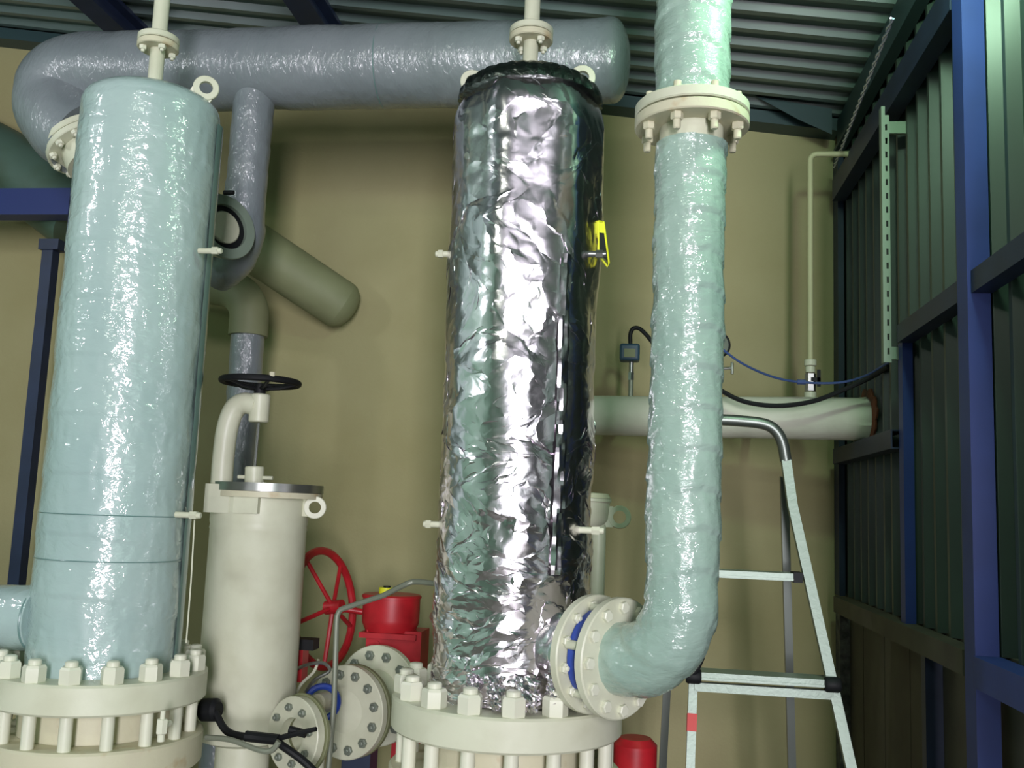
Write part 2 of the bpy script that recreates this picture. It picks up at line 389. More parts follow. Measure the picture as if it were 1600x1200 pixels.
def bolts(parent, c, axis, n, rc, rn, hn, phase=0, m='nutcream', tip=True, name='bolt'):
    Fm = frame(c, axis); mb = MB().hexnut(rn, hn)
    if tip: mb.lathe([(0,hn*.9),(rn*.5,hn*.9),(rn*.5,hn*1.45),(rn*.35,hn*1.6),(0,hn*1.6)], None, 10)
    me = mesh(mb, name, m, 20)
    for k in range(n):
        a = phase + 2*PI*k/n
        inst(name, me, parent, Fm @ Matrix.Translation((rc*math.cos(a), rc*math.sin(a), 0)) @ Matrix.Rotation(random.random(), 4, 'Z'))

# ------------------------------------------------------------------ left vessel (teal, film wrapped)
YV = 2.6
def film_disp(r, pitch=.16, amp=.0022, skew=.05, lf=.004):
    def f(d, th, q):
        band = ((d + skew * math.sin(th*1 + 1)) / pitch) % 1.0
        return amp * (1 - band) + lf * ns(q, 7) + .0016 * ns((q.x*3, q.y*3, q.z), 16) + .0009 * abs(ns(q, 34))
    return f
cL = P(229, 190, YV); cLb = P(166, 1050, YV)
cx = (cL.x + cLb.x) / 2; rL = K(190, 900, YV) * 109
ztopL = P(229, 180, YV).z; zfL = P(325, 1054, YV).z
L = thing('separator_vessel', 'tall teal vessel wrapped in clear plastic film at the left', 'vessel', (cx, YV, 0))
hd = [Vector((cx, YV, zfL + .0)), Vector((cx, YV, ztopL))]
mb = MB(); zs = hd[0].z; H = ztopL - zs
fd = film_disp(rL)
def vprof(d):
    if d <= H: return rL + .004 * math.sin(d*9)*0
    t = min(1, (d - H) / (rL*.36)); return max(.001, rL * max(0, 1 - t**2.6)**.42)
pts = []; n_ = 250
for k in range(n_+1): pts.append(Vector((cx, YV, zs + H * k / n_)))
for k in range(1, 25): pts.append(Vector((cx, YV, ztopL + rL*.36 * (1 - (1 - k/24)**2))))
mb.tube(pts, rL, 160, disp=lambda d, th, q: fd(d, th, q) * (1 if d < H else .3), rr=vprof)
obj('film_wrap', mb, 'teal', L, smooth=60)
# dark seam flap on the right-hand side
mb = MB(); a0, a1 = math.radians(6), math.radians(26); rows = 60
for i in range(rows+1):
    z = zs + .28*0 + .03 + (H - .05) * i / rows
    for j in range(4):
        a = a0 + (a1 - a0) * j / 3 + .02 * ns((0, 0, z), 3); rr_ = rL + .004 + (.008 if j in (1, 2) else 0.001) + .002*ns((j, 0, z), 12)
        mb.v.append((cx + rr_*math.cos(a), YV + rr_*math.sin(a), z))
for i in range(rows):
    for j in range(3): k = i*4 + j; mb.f.append((k, k+1, k+5, k+4))
obj('film_flap', mb, 'seam', L, smooth=60, label='darker overlapping edge of the plastic wrap')
for py in (806, 880):           # tape seams round the shell
    z = P(180, py, YV - rL).z; mb = MB(); mb.torus((cx, YV, z), (0,0,1), rL + .0025, .0016, 96, 6); obj('wrap_seam', mb, 'seam', L)
def main_flange(T, c, zt, rf, r_shell, thick, gap, nb, rn, phase, rs):
    mb = MB(); mb.lathe([(r_shell*.7, zt-thick), (rf-.006, zt-thick), (rf, zt-thick+.006), (rf, zt-.006), (rf-.006, zt), (r_shell*.7, zt)], Matrix.Translation((c[0], c[1], 0)), 96, closed=True)
    obj('upper_flange', mb, 'cream', T)
    zl = zt - thick - gap
    mb = MB(); mb.lathe([(0, zl-thick*1.1), (rf-.006, zl-thick*1.1), (rf, zl-thick*1.1+.006), (rf, zl-.006), (rf-.006, zl), (0, zl)], Matrix.Translation((c[0], c[1], 0)), 96)
    obj('lower_flange', mb, 'creamrust', T)
    mb = MB(); mb.lathe([(r_shell*1.02, zl+.0005), (r_shell*1.02, zt-thick-.0005), (r_shell*.7, zt-thick-.0005), (r_shell*.7, zl+.0005)], Matrix.Translation((c[0], c[1], 0)), 64, closed=True)
    obj('neck_ring', mb, 'creamrust', T)
    studs(T, (c[0], c[1], zl), (0,0,1), nb, rf*.885, -.01, thick+gap, rs, rn, rn*1.45, phase)
    zb = zl - thick*1.1
    mb = MB(); mb.cyl((c[0], c[1], .03), (c[0], c[1], zb), r_shell, 64)
    obj('lower_shell', mb, 'cream', T)
    mb = MB(); mb.cyl((c[0], c[1], 0), (c[0], c[1], .03), r_shell+.06, 48); obj('base_ring', mb, 'cream', T)
rfL = K(165, 1060, YV) * 160
thk = .083
main_flange(L, (cx, YV), zfL, rfL, rL, .078, .085, 16, .029, .23, .0165)
def top_nozzle(T, c, z0, zf, pr, fr, zroof):
    mb = MB(); mb.cyl((c[0], c[1], z0), (c[0], c[1], zf-.018), pr, 20); obj('nozzle_pipe', mb, 'cream', T)
    mb = MB(); mb.ring((c[0], c[1], zf-.0105), (0,0,1), fr, pr*.6, .019, 36); obj('nozzle_flange', mb, 'creamrust', T)
    mb = MB(); mb.ring((c[0], c[1], zf+.0105), (0,0,1), fr, pr*.6, .019, 36); obj('nozzle_flange', mb, 'cream', T)
    mb = MB(); mb.cyl((c[0], c[1], zf+.02), (c[0], c[1], zroof), pr*1.05, 20); obj('vent_pipe', mb, 'cream', T)
    bolts(T, (c[0], c[1], zf-.0205), (0,0,-1), 4, fr*.72, .011, .012, .8)
zn = P(250, 68, YV).z
top_nozzle(L, (cx+.0, YV), ztopL + rL*.33, zn, .0215, .06, roofz(cx)-.01)
def eye(T, px, py, Y, ro, side):
    c = P(px, py, Y); n_ = (CAM - c); n_.z = 0; n_ = n_.normalized()
    mb = lug_mb(c, n_, ro, ro*.52, .014, (-.55*side, 0, -.85), .03); obj('lifting_lug', mb, 'cream', T)
eye(L, 322, 138, YV-.02, .037, 1)
eye(L, 150, 158, YV+.12, .035, -1)
def port(T, px, py, Y, dx, m='cream', r=.0085, nut=True):
    c = P(px, py, Y); mb = MB(); mb.cyl(c - Vector((dx*.5+.03*(1 if dx>0 else -1), 0, 0)), c + Vector((dx*.5, 0, 0)), r, 12, bev=.002)
    mb.cyl(c - Vector((dx*.2, 0, 0)), c + Vector((dx*.25, 0, 0)), r*1.35, 6); obj('port_plug', mb, m, T)
port(L, 336, 392, YV-.05, .04); port(L, 302, 805, YV-.05, .045)
# thin film edge hanging down right side
a = P(304, 812, YV-.03); b = P(291, 1005, YV-.03); mb = MB(); mb.tube([a, a.lerp(b, .5)+Vector((.002,0,0)), b], .0022, 6); obj('film_edge', mb, 'cream', L)
# side nozzle to the left
a = P(68, 967, YV-.06); mb = MB(); rn_ = K(30, 967, YV) * 47; p1 = Vector((cx - rL*.8, YV-.06, a.z)); fd2 = film_disp(rn_, .12, .002, .03)
mb.tube([Vector((cx-.75, YV-.06, a.z)), p1], rn_, 64, disp=fd2, step=.008, rr=lambda d: rn_ if d < (p1.x-cx+.75-.045) else rn_*(1.0))
obj('side_nozzle', mb, 'teal', L, smooth=60)
mb = MB(); c = P(60, 967, YV-.06); mb.torus((c.x, c.y, a.z), (1,0,0), rn_+.001, .003, 48, 6); obj('wrap_seam', mb, 'seam', L)
# small drain fitting between the flanges
c = P(253, 1135, YV-rL*1.08); mb = MB(); mb.cyl(c + Vector((0,0,-.018)), c + Vector((0,0,.018)), .014, 6, bev=.002); mb.cyl(c+Vector((0,0,.018)), c+Vector((0,0,.038)), .006, 10); mb.cyl(c+Vector((0,0,-.036)), c+Vector((0,0,-.018)), .009, 10); mb.cyl(c, c+Vector((0,.04,0)), .008, 10)
obj('drain_fitting', mb, 'nutcream', L)

# ------------------------------------------------------------------ middle vessel (foil wrapped)
cM = P(821, 190, YV); cMb = P(800, 1080, YV); mx = (cM.x + cMb.x) / 2; rM = K(805, 700, YV) * 119
ztM = P(821, 175, YV).z; zfM = P(800, 1086, YV).z
V = thing('separator_vessel', 'tall vessel wrapped in crumpled silver foil in the middle', 'vessel', (mx, YV, 0))
rng = np.random.default_rng(11)
def crumple(c, r, z0, z1, head, nth=12, nz=20, levels=4, amp=.013, rag=0.0):
    """a sheet of foil round a shell: midpoint displacement leaves real creases and flat facets"""
    H_ = z1 - z0; Ltot = H_ + head*1.0
    U = []; Z = []; D = []
    for j in range(nz+1):
        for i in range(nth):
            t = j / nz
            z = z0 + H_ * t**1.45
            jz = (rng.random() - .5) * H_/nz * .9 * t**.45 if 0 < j < nz else 0
            U.append((i + .5*(j % 2)*.6 + (rng.random()-.5)*.6) / nth * 2*PI); Z.append(z + jz)
            D.append((rng.random()) * amp)
    tris = []; wrap = []
    for j in range(nz):
        for i in range(nth):
            i2 = (i+1) % nth; a, b, c_, d = j*nth+i, j*nth+i2, (j+1)*nth+i2, (j+1)*nth+i
            if rng.random() < .5: tris += [(a,b,c_),(a,c_,d)]
            else: tris += [(a,b,d),(b,c_,d)]
    U = list(U); Z = list(Z); D = list(D)
    for lv in range(levels):
        cache = {}; new = []
        def mid(a, b):
            key = (a, b) if a < b else (b, a)
            if key in cache: return cache[key]
            du = U[b] - U[a]
            if du > PI: du -= 2*PI
            if du < -PI: du += 2*PI
            ln = math.hypot(du * r, Z[b]-Z[a]); zz = (Z[a]+Z[b])/2
            h = (zz - z0) / H_; rough = .085 - .10*h if h < .6 else .025
            rough *= 1 + .6 * (ns((du + U[a], 3.3, zz), 4))
            e = (rng.random() - .5) * 2 * ln * rough * (1.2, 1.0, .6, .4)[lv]
            on = (abs(zz - z1) < 1e-6 or abs(zz - z0) < 1e-6)
            U.append(U[a] + du/2 + (0 if on else (rng.random()-.5)*ln*.35/r)); Z.append(zz + (0 if on else (rng.random()-.5)*ln*.25)); D.append((D[a]+D[b])/2 + e)
            cache[key] = len(U)-1; return cache[key]
        for a, b, c_ in tris:
            x_, y_, z_ = mid(a, b), mid(b, c_), mid(c_, a); new += [(a,x_,z_),(x_,b,y_),(z_,y_,c_),(x_,y_,z_)]
        tris = new
    mb = MB()
    for u, z, d in zip(U, Z, D):
        h = (z - z0) / H_
        # long upright drapes in the upper half
        drape = .006*math.sin(u*6 + 2.4*ns((math.cos(u), math.sin(u), z*.4), 1.2)) * min(1, max(0, (h-.25)*2.2))
        rr_ = r + d*.55 + drape + .005*ns((math.cos(u)*r, math.sin(u)*r, z*.4), 9)
        if h > .955: rr_ *= 1 - .10*((h-.955)/.045)**2
        if h < .02 and rag: z -= rag * max(0, ns((math.cos(u)*3, math.sin(u)*3, 0), 3.0)+.1)
        mb.v.append((c[0] + rr_*math.cos(u), c[1] + rr_*math.sin(u), z))
    mb.f = tris; return mb
mb = crumple((mx, YV), rM-.006, zfM + .004, ztM+.02, 0, nth=13, nz=22, levels=4, amp=.020)
obj('foil_wrap', mb, 'foil', V, smooth=9)
# dark foil collar over the head
mb = MB(); pts = []; z0 = ztM + .016; hd_ = .09
for k in range(30): pts.append(Vector((mx, YV, z0 + hd_ * (1 - (1 - k/29)**2))))
def hp(d): t = min(1, d/hd_); return max(.002, (rM-.002) * math.sqrt(max(0, 1 - t**2.4)))
mb.tube(pts, rM, 120, disp=lambda d, th, q: .004*ns(q, 30) + .003*math.sin(th*34 + 5*ns(q, 8)), rr=hp)
obj('foil_collar', mb, 'darkfoil', V, smooth=30, label='dark gathered foil over the vessel head')
mb = MB(); a0, a1 = math.radians(-56), math.radians(-47); zlo, zhi = P(868, 900, YV-rM).z, P(868, 390, YV-rM).z; rows = 70
for i in range(rows+1):
    z = zlo + (zhi-zlo)*i/rows
    for j in range(5):
        aa = a0 + (a1-a0)*j/4 + .03*ns((0, 0, z), 2.5); mb.v.append((mx + (rM+.006+.003*(j in (1,2,3))+.006*ns((j*.25,0,z),14)+.003*ns((j*.7,3,z),40))*math.cos(aa), YV + (rM+.006+.003*(j in (1,2,3))+.006*ns((j*.25,0,z),14)+.003*ns((j*.7,3,z),40))*math.sin(aa), z))
for i in range(rows):
    for j in range(4): k = i*5+j; mb.f.append((k, k+1, k+6, k+5))
obj('foil_seam', mb, 'foil', V, smooth=12, label='folded upright seam of the foil')
for (px, wpx, drop) in ((772, 34, 1112), (822, 46, 1114), (735, 22, 1098), (862, 24, 1100)):
    top = P(px, 1055, YV-rM-.006); bot = P(px+4, drop, YV-rM-.045); hw_ = K(px, 1080, YV-rM)*wpx/2; mb = MB(); nr, nc = 16, 9
    for i in range(nr+1):
        t = i/nr; c_ = top.lerp(bot, t); ww = hw_*(1 - .55*t**2)*(1 + .5*ns((px, 0, t*3), 1.7))
        for j in range(nc+1):
            e = (j/nc-.5)*2; mb.v.append((c_.x + e*ww + random.uniform(-.0015,.0015), c_.y + .012*e*e + random.uniform(-.005,.003), c_.z + random.uniform(-.002,.002)))
    for i in range(nr):
        for j in range(nc):
            k = i*(nc+1)+j; mb.f += [(k, k+1, k+nc+2), (k, k+nc+2, k+nc+1)]
    obj('foil_tatter', mb, 'foil', V, smooth=0)
rfM = K(800, 1090, YV) * 179
main_flange(V, (mx, YV), zfM, rfM, rM*.96, .082, .09, 16, .031, -PI/2 + .183, .018)
zn = P(828, 56, YV).z
top_nozzle(V, (P(830, 60, YV).x, YV), ztM + .09, zn, .0215, .062, roofz(mx)-.01)
eye(V, 738, 128, YV-.02, .034, -1); eye(V, 910, 122, YV-.02, .036, 1)
port(V, 689, 397, YV-.04, -.03); port(V, 936, 397, YV-.08, .04, 'steel'); port(V, 670, 819, YV-.04, -.03); port(V, 930, 829, YV-.08, .045)
# yellow-framed tag at the right port
c = P(942, 380, YV-.02); t_ = thing('inspection_tag', 'yellow-edged tag hanging on the right port of the foil vessel', 'tag', c)
mb = MB(); kx = K(942, 380, YV)
def q3(dx, dy): return c + Vector((dx*kx, dx*kx*.5, -dy*kx))
mb.tube([q3(-8,-34), q3(0,-34), q3(10,30), q3(8,36), q3(-6,20), q3(-8,-34)], .0032, 8, caps=False); obj('rim', mb, 'yellow', t_)
mb = MB(); f_ = [q3(-7,-31), q3(0,-31), q3(9,28), q3(-5,18)]; g_ = [v + Vector((0,.003,0)) for v in f_]; mb.add(f_+g_, [(0,1,2,3),(7,6,5,4),(0,4,5,1),(1,5,6,2),(2,6,7,3),(3,7,4,0)]); obj('plate', mb, 'black', t_, smooth=0)
mb = MB(); f_ = [q3(-7,-32), q3(0,-33), q3(2,-16), q3(-7,-16)]; f_ = [v + Vector((0,-.002,0)) for v in f_]; g_ = [v + Vector((0,.0018,0)) for v in f_]; mb.add(f_+g_, [(0,1,2,3),(7,6,5,4),(0,4,5,1),(1,5,6,2),(2,6,7,3),(3,7,4,0)]); obj('label_panel', mb, 'yellow', t_, smooth=0)
# nozzle toward the riser
cF1 = P(966, 1028, 2.36); axis = Vector((.72, -.69, 0)).normalized(); rF = K(957, 1028, 2.36) * 93
rad = Vector((mx, YV, cF1.z)); axis = (cF1 - rad); axis.z = 0; dist = axis.length; axis.normalize()
print('nozzle axis', axis, 'dist', dist, 'rM', rM, 'rfM', rfM, 'rF', rF)
cF2 = cF1 - axis * .078
mb = MB(); fd3 = film_disp(.1)
mb.tube([rad + axis*(rM*.75), cF2 - axis*.012], .088, 60, disp=lambda d, th, q: .008*ns(q, 18) + .006*abs(ns(q, 30)), step=.005); obj('nozzle_foil', mb, 'foil', V, smooth=28, label='foil bunched round the side nozzle')
mb = MB(); mb.ring(cF2, axis, rF, .07, .024, 64); obj('nozzle_flange', mb, 'cream', V)
bolts(V, cF2 + axis*.012, axis, 12, rF*.84, .0125, .010, .2, 'nutcream')

# check valve squeezed between the two flanges
W = thing('wafer_valve', 'narrow cream wafer valve with blue body between the two upright flanges', 'valve', cF1 - axis*.04)
mb = MB(); mb.ring(cF1 - axis*.039, axis, rF*.80, .06, .046, 48); obj('valve_body', mb, 'bluevalve', W)
for k in range(6):
    a = 2*PI*k/6 + .25; Fm = frame(cF1 - axis*.039, axis); p = Fm @ Vector((rF*.82*math.cos(a), rF*.82*math.sin(a), 0)); mb = MB(); mb.cyl(p - axis*.022, p + axis*.022, .011, 12, bev=.002); obj('body_lug', mb, 'cream', W)
mb = MB(); mb.torus(cF1 - axis*.026, axis, rF*.815, .004, 48, 8); obj('body_rim', mb, 'cream', W)

# ------------------------------------------------------------------ riser pipe with elbow (right)
Rp = thing('riser_pipe', 'green film-wrapped riser pipe with an elbow at the right of the foil vessel', 'pipe', Vector((0, 0, 0)))
pv = cF1 + axis * .178
vtop = P(1080, 228, pv.y + .0); ptop = Vector((vtop.x, pv.y, vtop.z)); kp = K(1065, 600, pv.y)
rp = kp * 54.5; print('riser', pv, 'rp', rp, 'ptop', ptop)
Rp.location = (pv.x, pv.y, 0); ORG[Rp.name] = Vector((pv.x, pv.y, 0))
corner = Vector((pv.x, pv.y, cF1.z))
path = [cF1 + axis*.012] + arc(cF1, corner, ptop, .155, 26)
path += [path[-1].lerp(ptop, t) for t in [k/150 for k in range(1, 151)]]
fdp = film_disp(rp, .09, .0042, .05, .006)
mb = MB(); mb.tube(path, rp, 96, disp=lambda d, th, q: fdp(d, th, q) + .0022*abs(ns((q.x*2, q.y*2, q.z*.9+q.x*2), 26)))
obj('film_wrap', mb, 'pipeteal', Rp, smooth=60)
mb = MB(); mb.ring(cF1, axis, rF, rp*.8, .024, 64); obj('elbow_flange', mb, 'cream', Rp)
bolts(Rp, cF1 + axis*.012, axis, 12, rF*.84, .0145, .011, .02, 'nutcream', tip=False)
zc1 = P(1078, 190, ptop.y).z; rU = K(1078, 168, ptop.y) * 88; 
c1 = Vector((ptop.x, ptop.y, zc1 - .008)); c2 = c1 + Vector((0, 0, .030)); print('upper flange', c1, rU)
mb = MB(); mb.ring(c1, (0,0,1), rU, .05, .026, 64); obj('joint_flange', mb, 'creamrust', Rp)
mb = MB(); mb.ring(c2, (0,0,1), rU, .05, .026, 64); obj('joint_flange', mb, 'cream', Rp)
studs(Rp, c1 - Vector((0,0,.013)), (0,0,-1), 8, rU*.82, -.075, 0, .009, .0145, .017, .35, 'creamrust', .022)
pt2 = P(1088, -120, ptop.y); pt2 = Vector((c2.x+.004, ptop.y, roofz(c2.x) - .04))
rp2 = K(1082, 60, ptop.y) * 56
mb = MB(); mb.tube([c2 + Vector((0,0,.013)), pt2], rp2, 96, disp=fdp, step=.006); obj('film_wrap', mb, 'pipeteal', Rp, smooth=60)
mb = MB(); mb.cyl(ptop - Vector((0,0,.004)), c1, rp*.93, 40); obj('bare_collar', mb, 'cream', Rp)

# ------------------------------------------------------------------ header pipe along the top
YH = 3.25
a = P(150, 122, YH); b = P(925, 88, YH); rh = K(500, 105, YH) * 62
zH = (a.z + b.z) / 2; print('header z', a.z, b.z, 'roof', roofz(0), 'r', rh)
zH = min(zH, roofz(.3) - rh - .03)
Hd = thing('header_pipe', 'thick film-wrapped horizontal pipe running behind the vessels under the roof', 'pipe', ((a.x+b.x)/2, YH, 0))
fdh = film_disp(rh, .3, .002, .02, .006)
xe = P(985, 90, YH).x; xs = P(75, 120, YH).x
ct = Vector((xs, YH, zH)); drop = Vector((xs, YH, P(90, 240, YH).z))
Ef = P(134, 208, YH-.05); flow = Ef; fax = Vector((.6, -.1, -1)).normalized()
pathH = catmull([Ef, P(104, 184, YH-.04), P(88, 154, YH-.01), P(98, 120, YH), P(138, 104, YH), P(200, 103, YH)], 8)
for v in pathH: v.z += (zH - P(200, 103, YH).z)
flow = pathH[0].copy(); pathH[-1].z = zH
xb = xe - rh*.55
pathH += [pathH[-1].lerp(Vector((xb, YH, zH)), k/140) for k in range(1, 141)]
nlen = sum((q - p).length for p, q in zip(pathH, pathH[1:]))
pathH += [Vector((xb + rh*.55*(1-(1-k/16)**2), YH, zH)) for k in range(1, 17)]
def hr(d):
    if d < nlen: return rh
    t = min(1, (d-nlen)/(rh*.55)); return max(.002, rh*math.sqrt(max(0, 1 - t**2.6)))
mb = MB(); mb.tube(pathH, rh, 80, disp=fdh, rr=hr); obj('film_wrap', mb, 'header', Hd, smooth=60)
for px in (600,):
    x = P(px, 100, YH).x; mb = MB(); mb.torus((x, YH, zH), (1,0,0), rh+.003, .0018, 64, 6); obj('wrap_seam', mb, 'seam', Hd)
mb = MB(); mb.ring(flow + fax*.012, fax, rh*1.02, rh*.5, .024, 48); obj('elbow_flange', mb, 'cream', Hd)
mb = MB(); mb.ring(flow + fax*.039, fax, rh*1.02, rh*.5, .024, 48).cyl(flow + fax*.052, flow + fax*.12, rh*.7, 32); obj('counter_flange', mb, 'cream', Hd)
bolts(Hd, flow + fax*.0515, fax, 12, rh*.9, .014, .014, .2)
# branch dropping behind the left vessel
Yb = YH - .02; pb0 = P(383, 100, Yb); pb1 = P(381, 330, Yb); rb = K(383, 250, Yb) * 31
pb0 = Vector((pb1.x + .01, Yb, zH - rh*.5)); fdb = film_disp(rb, .1, .003, .03, .004)
pe = P(372, 405, Yb+.12)
mb = MB(); pth = [pb0, pb0.lerp(pb1, .5), pb1] ; pth = [pb0] + [pb0.lerp(pb1, k/30) for k in range(1, 30)] + catmull([pb1, P(379, 370, Yb+.01), P(366, 405, Yb+.06), P(340, 425, Yb+.12)], 8)
mb.tube(pth, rb, 48, disp=fdb); obj('branch_pipe', mb, 'header', Hd, smooth=60)
# flanged joint seen edge on beside the left vessel
cj = P(350, 356, 3.08); kj = K(352, 353, 3.08); ja = Vector((.80, -.52, .12)).normalized()
mb = MB(); mb.ring(cj - ja*.03, ja, kj*44, kj*14, .026, 48); obj('joint_flange', mb, 'cream', Hd)
mb = MB(); mb.ring(cj - ja*.008, ja, kj*38, kj*14, .016, 48); obj('joint_gasket', mb, 'black', Hd)
mb = MB(); mb.ring(cj + ja*.010, ja, kj*52, kj*36, .016, 48); obj('clamp_ring', mb, 'strip', Hd)
mb = MB(); mb.cyl(cj - ja*.03, cj + ja*.012, kj*26, 28, bev=.004); obj('joint_disc', mb, 'cream', Hd)
mb = MB(); mb.cyl(cj - ja*.2, cj - ja*.045, kj*30, 24); obj('joint_stub', mb, 'cream', Hd)
mb = MB(); c = P(358, 301, 3.05); mb.cyl(c - Vector((.02,0,0)), c + Vector((.018,0,0)), .008, 12, bev=.002); obj('joint_bolt', mb, 'black', Hd)

# ------------------------------------------------------------------ olive pipe going into the wall, elbow pipe behind
ra = K(450, 430, YB) * 37
e1 = P(532, 476, YB - .10); s1 = P(300, 322, YB-.45)
T = MB(); T.tube([s1, e1 + (e1 - s1).normalized()*.0], ra, 40, step=.03)
# rounded end against the wall
dirn = (e1 - s1).normalized(); T.lathe([(ra,0),(ra*.96,.02),(ra*.75,.05),(ra*.4,.066),(0,.07)], frame(e1, dirn), 40)
tag(obj('slanting_pipe', T, 'wallpipe'), 'olive painted pipe slanting down to the back wall with a rounded end', 'pipe')
Ye = 3.72; re_ = K(385, 550, Ye) * 27
E = thing('lagged_pipe', 'dark green lagged pipe with a bend rising behind the black handwheel', 'pipe', (P(382, 700, Ye).x, Ye, 0))
q0 = P(378, 640, Ye); x_ = P(382, 600, Ye); crn = Vector((x_.x, Ye, P(382, 455, Ye).z)); lft = Vector((x_.x-.6, Ye, P(250, 425, Ye).z))
pth = [Vector((x_.x, Ye, .0)), Vector((x_.x, Ye, P(380, 520, Ye).z))]
mb = MB(); mb.tube(pth, re_*.92, 40, disp=film_disp(re_, .12, .002), step=.012); obj('film_wrap', mb, 'header', E, smooth=60)
mb = MB(); mb.tube([Vector((x_.x, Ye, P(380, 525, Ye).z))] + arc(Vector((x_.x, Ye, P(380, 520, Ye).z)), crn, lft, .13, 12) + [lft], re_*1.12, 36); obj('bend', mb, 'wallpipe', E)

# ------------------------------------------------------------------ cream filter housing with davit and black handwheel
YF_ = 3.05
Fh = thing('filter_housing', 'cream cylindrical filter housing with black handwheel behind the teal vessel', 'filter', (P(395, 900, YF_).x, YF_, 0))
fx = P(399, 900, YF_).x; kf = K(400, 900, YF_); rf_ = kf * 74
zt = P(415, 778, YF_).z; zb = P(385, 1150, YF_).z
mb = MB(); mb.lathe([(0,zb-.02),(rf_*.7,zb-.015),(rf_*.95,zb),(rf_,zb+.03),(rf_,P(400,826,YF_).z-.004),(rf_*1.012,P(400,826,YF_).z),(rf_*1.0,P(400,820,YF_).z),(rf_*1.015,P(400,815,YF_).z),(rf_*1.015,zt),(0,zt)], Matrix.Translation((fx,YF_,0)), 72); obj('housing', mb, 'cream', Fh)
zc0 = P(415, 768, YF_).z; zc1 = P(415, 756, YF_).z
mb = MB(); mb.lathe([(0,zt+.0005),(rf_*1.16,zt+.0005),(rf_*1.16,zc0-.002),(0,zc0-.002)], Matrix.Translation((fx+.02,YF_,0)), 60); obj('body_ring', mb, 'creamrust', Fh)
mb = MB(); mb.lathe([(0,zc0-.001),(rf_*1.18,zc0-.001),(rf_*1.18,zc1),(0,zc1)], Matrix.Translation((fx+.02,YF_,0)), 60); obj('cover_plate', mb, 'steel', Fh)
for k in range(3):
    a_ = MB(); a_.cyl((fx, YF_, .0), (fx, YF_, .02), rf_*.9, 32) if k == 0 else None
    if k == 0: obj('foot_plate', a_, 'cream', Fh)
mb = MB(); mb.cyl((fx, YF_, .02), (fx, YF_, zb-.018), rf_*.55, 32); obj('pedestal', mb, 'cream', Fh)
c = P(492, 793, YF_-.02); mb = lug_mb(c, (CAM-c).normalized(), .036, .019, .014, (-1,0,.05), .03); obj('lifting_lug', mb, 'cream', Fh)
# davit bracket, arm, tee, screw, handwheel
mb = MB(); p0 = P(322, 800, YF_-.13); p1 = P(364, 757, YF_-.13); mb.box((p0.x, YF_-.15, p0.z), (p1.x, YF_-.02, p1.z)); obj('davit_bracket', mb, 'cream', Fh, smooth=0)
mb = MB(); p0 = P(364, 801, YF_-.16); p1 = P(405, 768, YF_-.16); mb.box((p0.x+.001, YF_-.165, p0.z), (p1.x, YF_-.11, p1.z)); obj('hinge_block', mb, 'cream', Fh, smooth=0)
Yd = YF_ - .10
pts = catmull([P(346, 757, Yd), P(349, 715, Yd), P(355, 670, Yd), P(366, 640, Yd), P(382, 630, Yd), P(402, 634, Yd)], 8)
mb = MB(); mb.tube(pts, kf*14.5, 20, rr=lambda d: kf*(16.5 - 12*min(d, .2)*.0)); obj('davit_arm', mb, 'cream', Fh)
mb = MB(); mb.cyl(P(404, 660, Yd), P(407, 616, Yd), kf*15.5, 24, bev=.004); obj('screw_nut_sleeve', mb, 'cream', Fh)
mb = MB(); mb.cyl(P(398, 730, Yd), P(404, 661, Yd), kf*2.6, 10); obj('lifting_screw', mb, 'steel', Fh)
mb = MB(); mb.cyl(P(397, 757, Yd), P(398, 729, Yd), kf*14.5, 24, bev=.003); obj('cover_boss', mb, 'cream', Fh)
mb = MB(); mb.cyl(P(372, 745, Yd), P(426, 747, Yd), kf*3, 8); obj('cross_pin', mb, 'cream', Fh)
hw = P(407, 597, Yd); mb = MB(); up = Vector((.0,0.0,1)); Rw = kf*58
mb.torus(hw, up, Rw, kf*5.2, 56, 10)
obj('handwheel', mb, 'black', Fh)
mb = MB(); hub = hw - Vector((0,0,.022)); mb.cyl(hub - Vector((0,0,.018)), hub + Vector((0,0,.016)), kf*9, 16)
obj('wheel_hub', mb, 'black', Fh)
for k in range(5):
    a = 2*PI*k/5 + .3; mb = MB(); mb.tube([hub, hub.lerp(hw + Vector((math.cos(a), math.sin(a), 0))*Rw, .5) - Vector((0,0,.006)), hw + Vector((math.cos(a), math.sin(a), 0))*Rw], kf*3, 8); obj('wheel_spoke', mb, 'black', Fh)
mb = MB(); c = hw + Vector((math.cos(-.9), math.sin(-.9), 0))*Rw; mb.cyl(c - Vector((0,0,0)), c + Vector((0,0,.02)), .009, 10); obj('crank_stub', mb, 'creamrust', Fh)
# second housing behind the foil vessel
YG = 3.2
G = thing('filter_housing', 'narrow cream housing with a lifting ring just right of the foil vessel', 'filter', (P(925, 900, YG).x, YG, 0))
kg = K(925, 800, YG)
gx = P(920, 800, YG).x; mb = MB(); za_, zb_ = P(930, 779, YG).z, P(930, 822, YG).z
mb.lathe([(0,zb_),(kg*22,zb_),(kg*30,zb_+.02),(kg*33,za_-.012),(kg*35,za_-.01),(kg*35,za_),(0,za_)], Matrix.Translation((gx,YG,0)), 40); obj('housing', mb, 'cream', G)
mb = MB(); mb.lathe([(0,0),(kg*34,0),(kg*30,.015),(0,.02)], Matrix.Translation((gx,YG,za_+.001)), 40); obj('cover_plate', mb, 'creamrust', G)
c = P(968, 808, YG); mb = lug_mb(c, (CAM-c).normalized(), kg*18, kg*10, .014, (-1,0,0), .02); obj('lifting_lug', mb, 'cream', G)
gx2 = P(934, 880, YG).x; mb = MB(); mb.cyl((gx2, YG, 0), (gx2, YG, zb_+.005), kg*11.5, 20); obj('down_pipe', mb, 'cream', G)

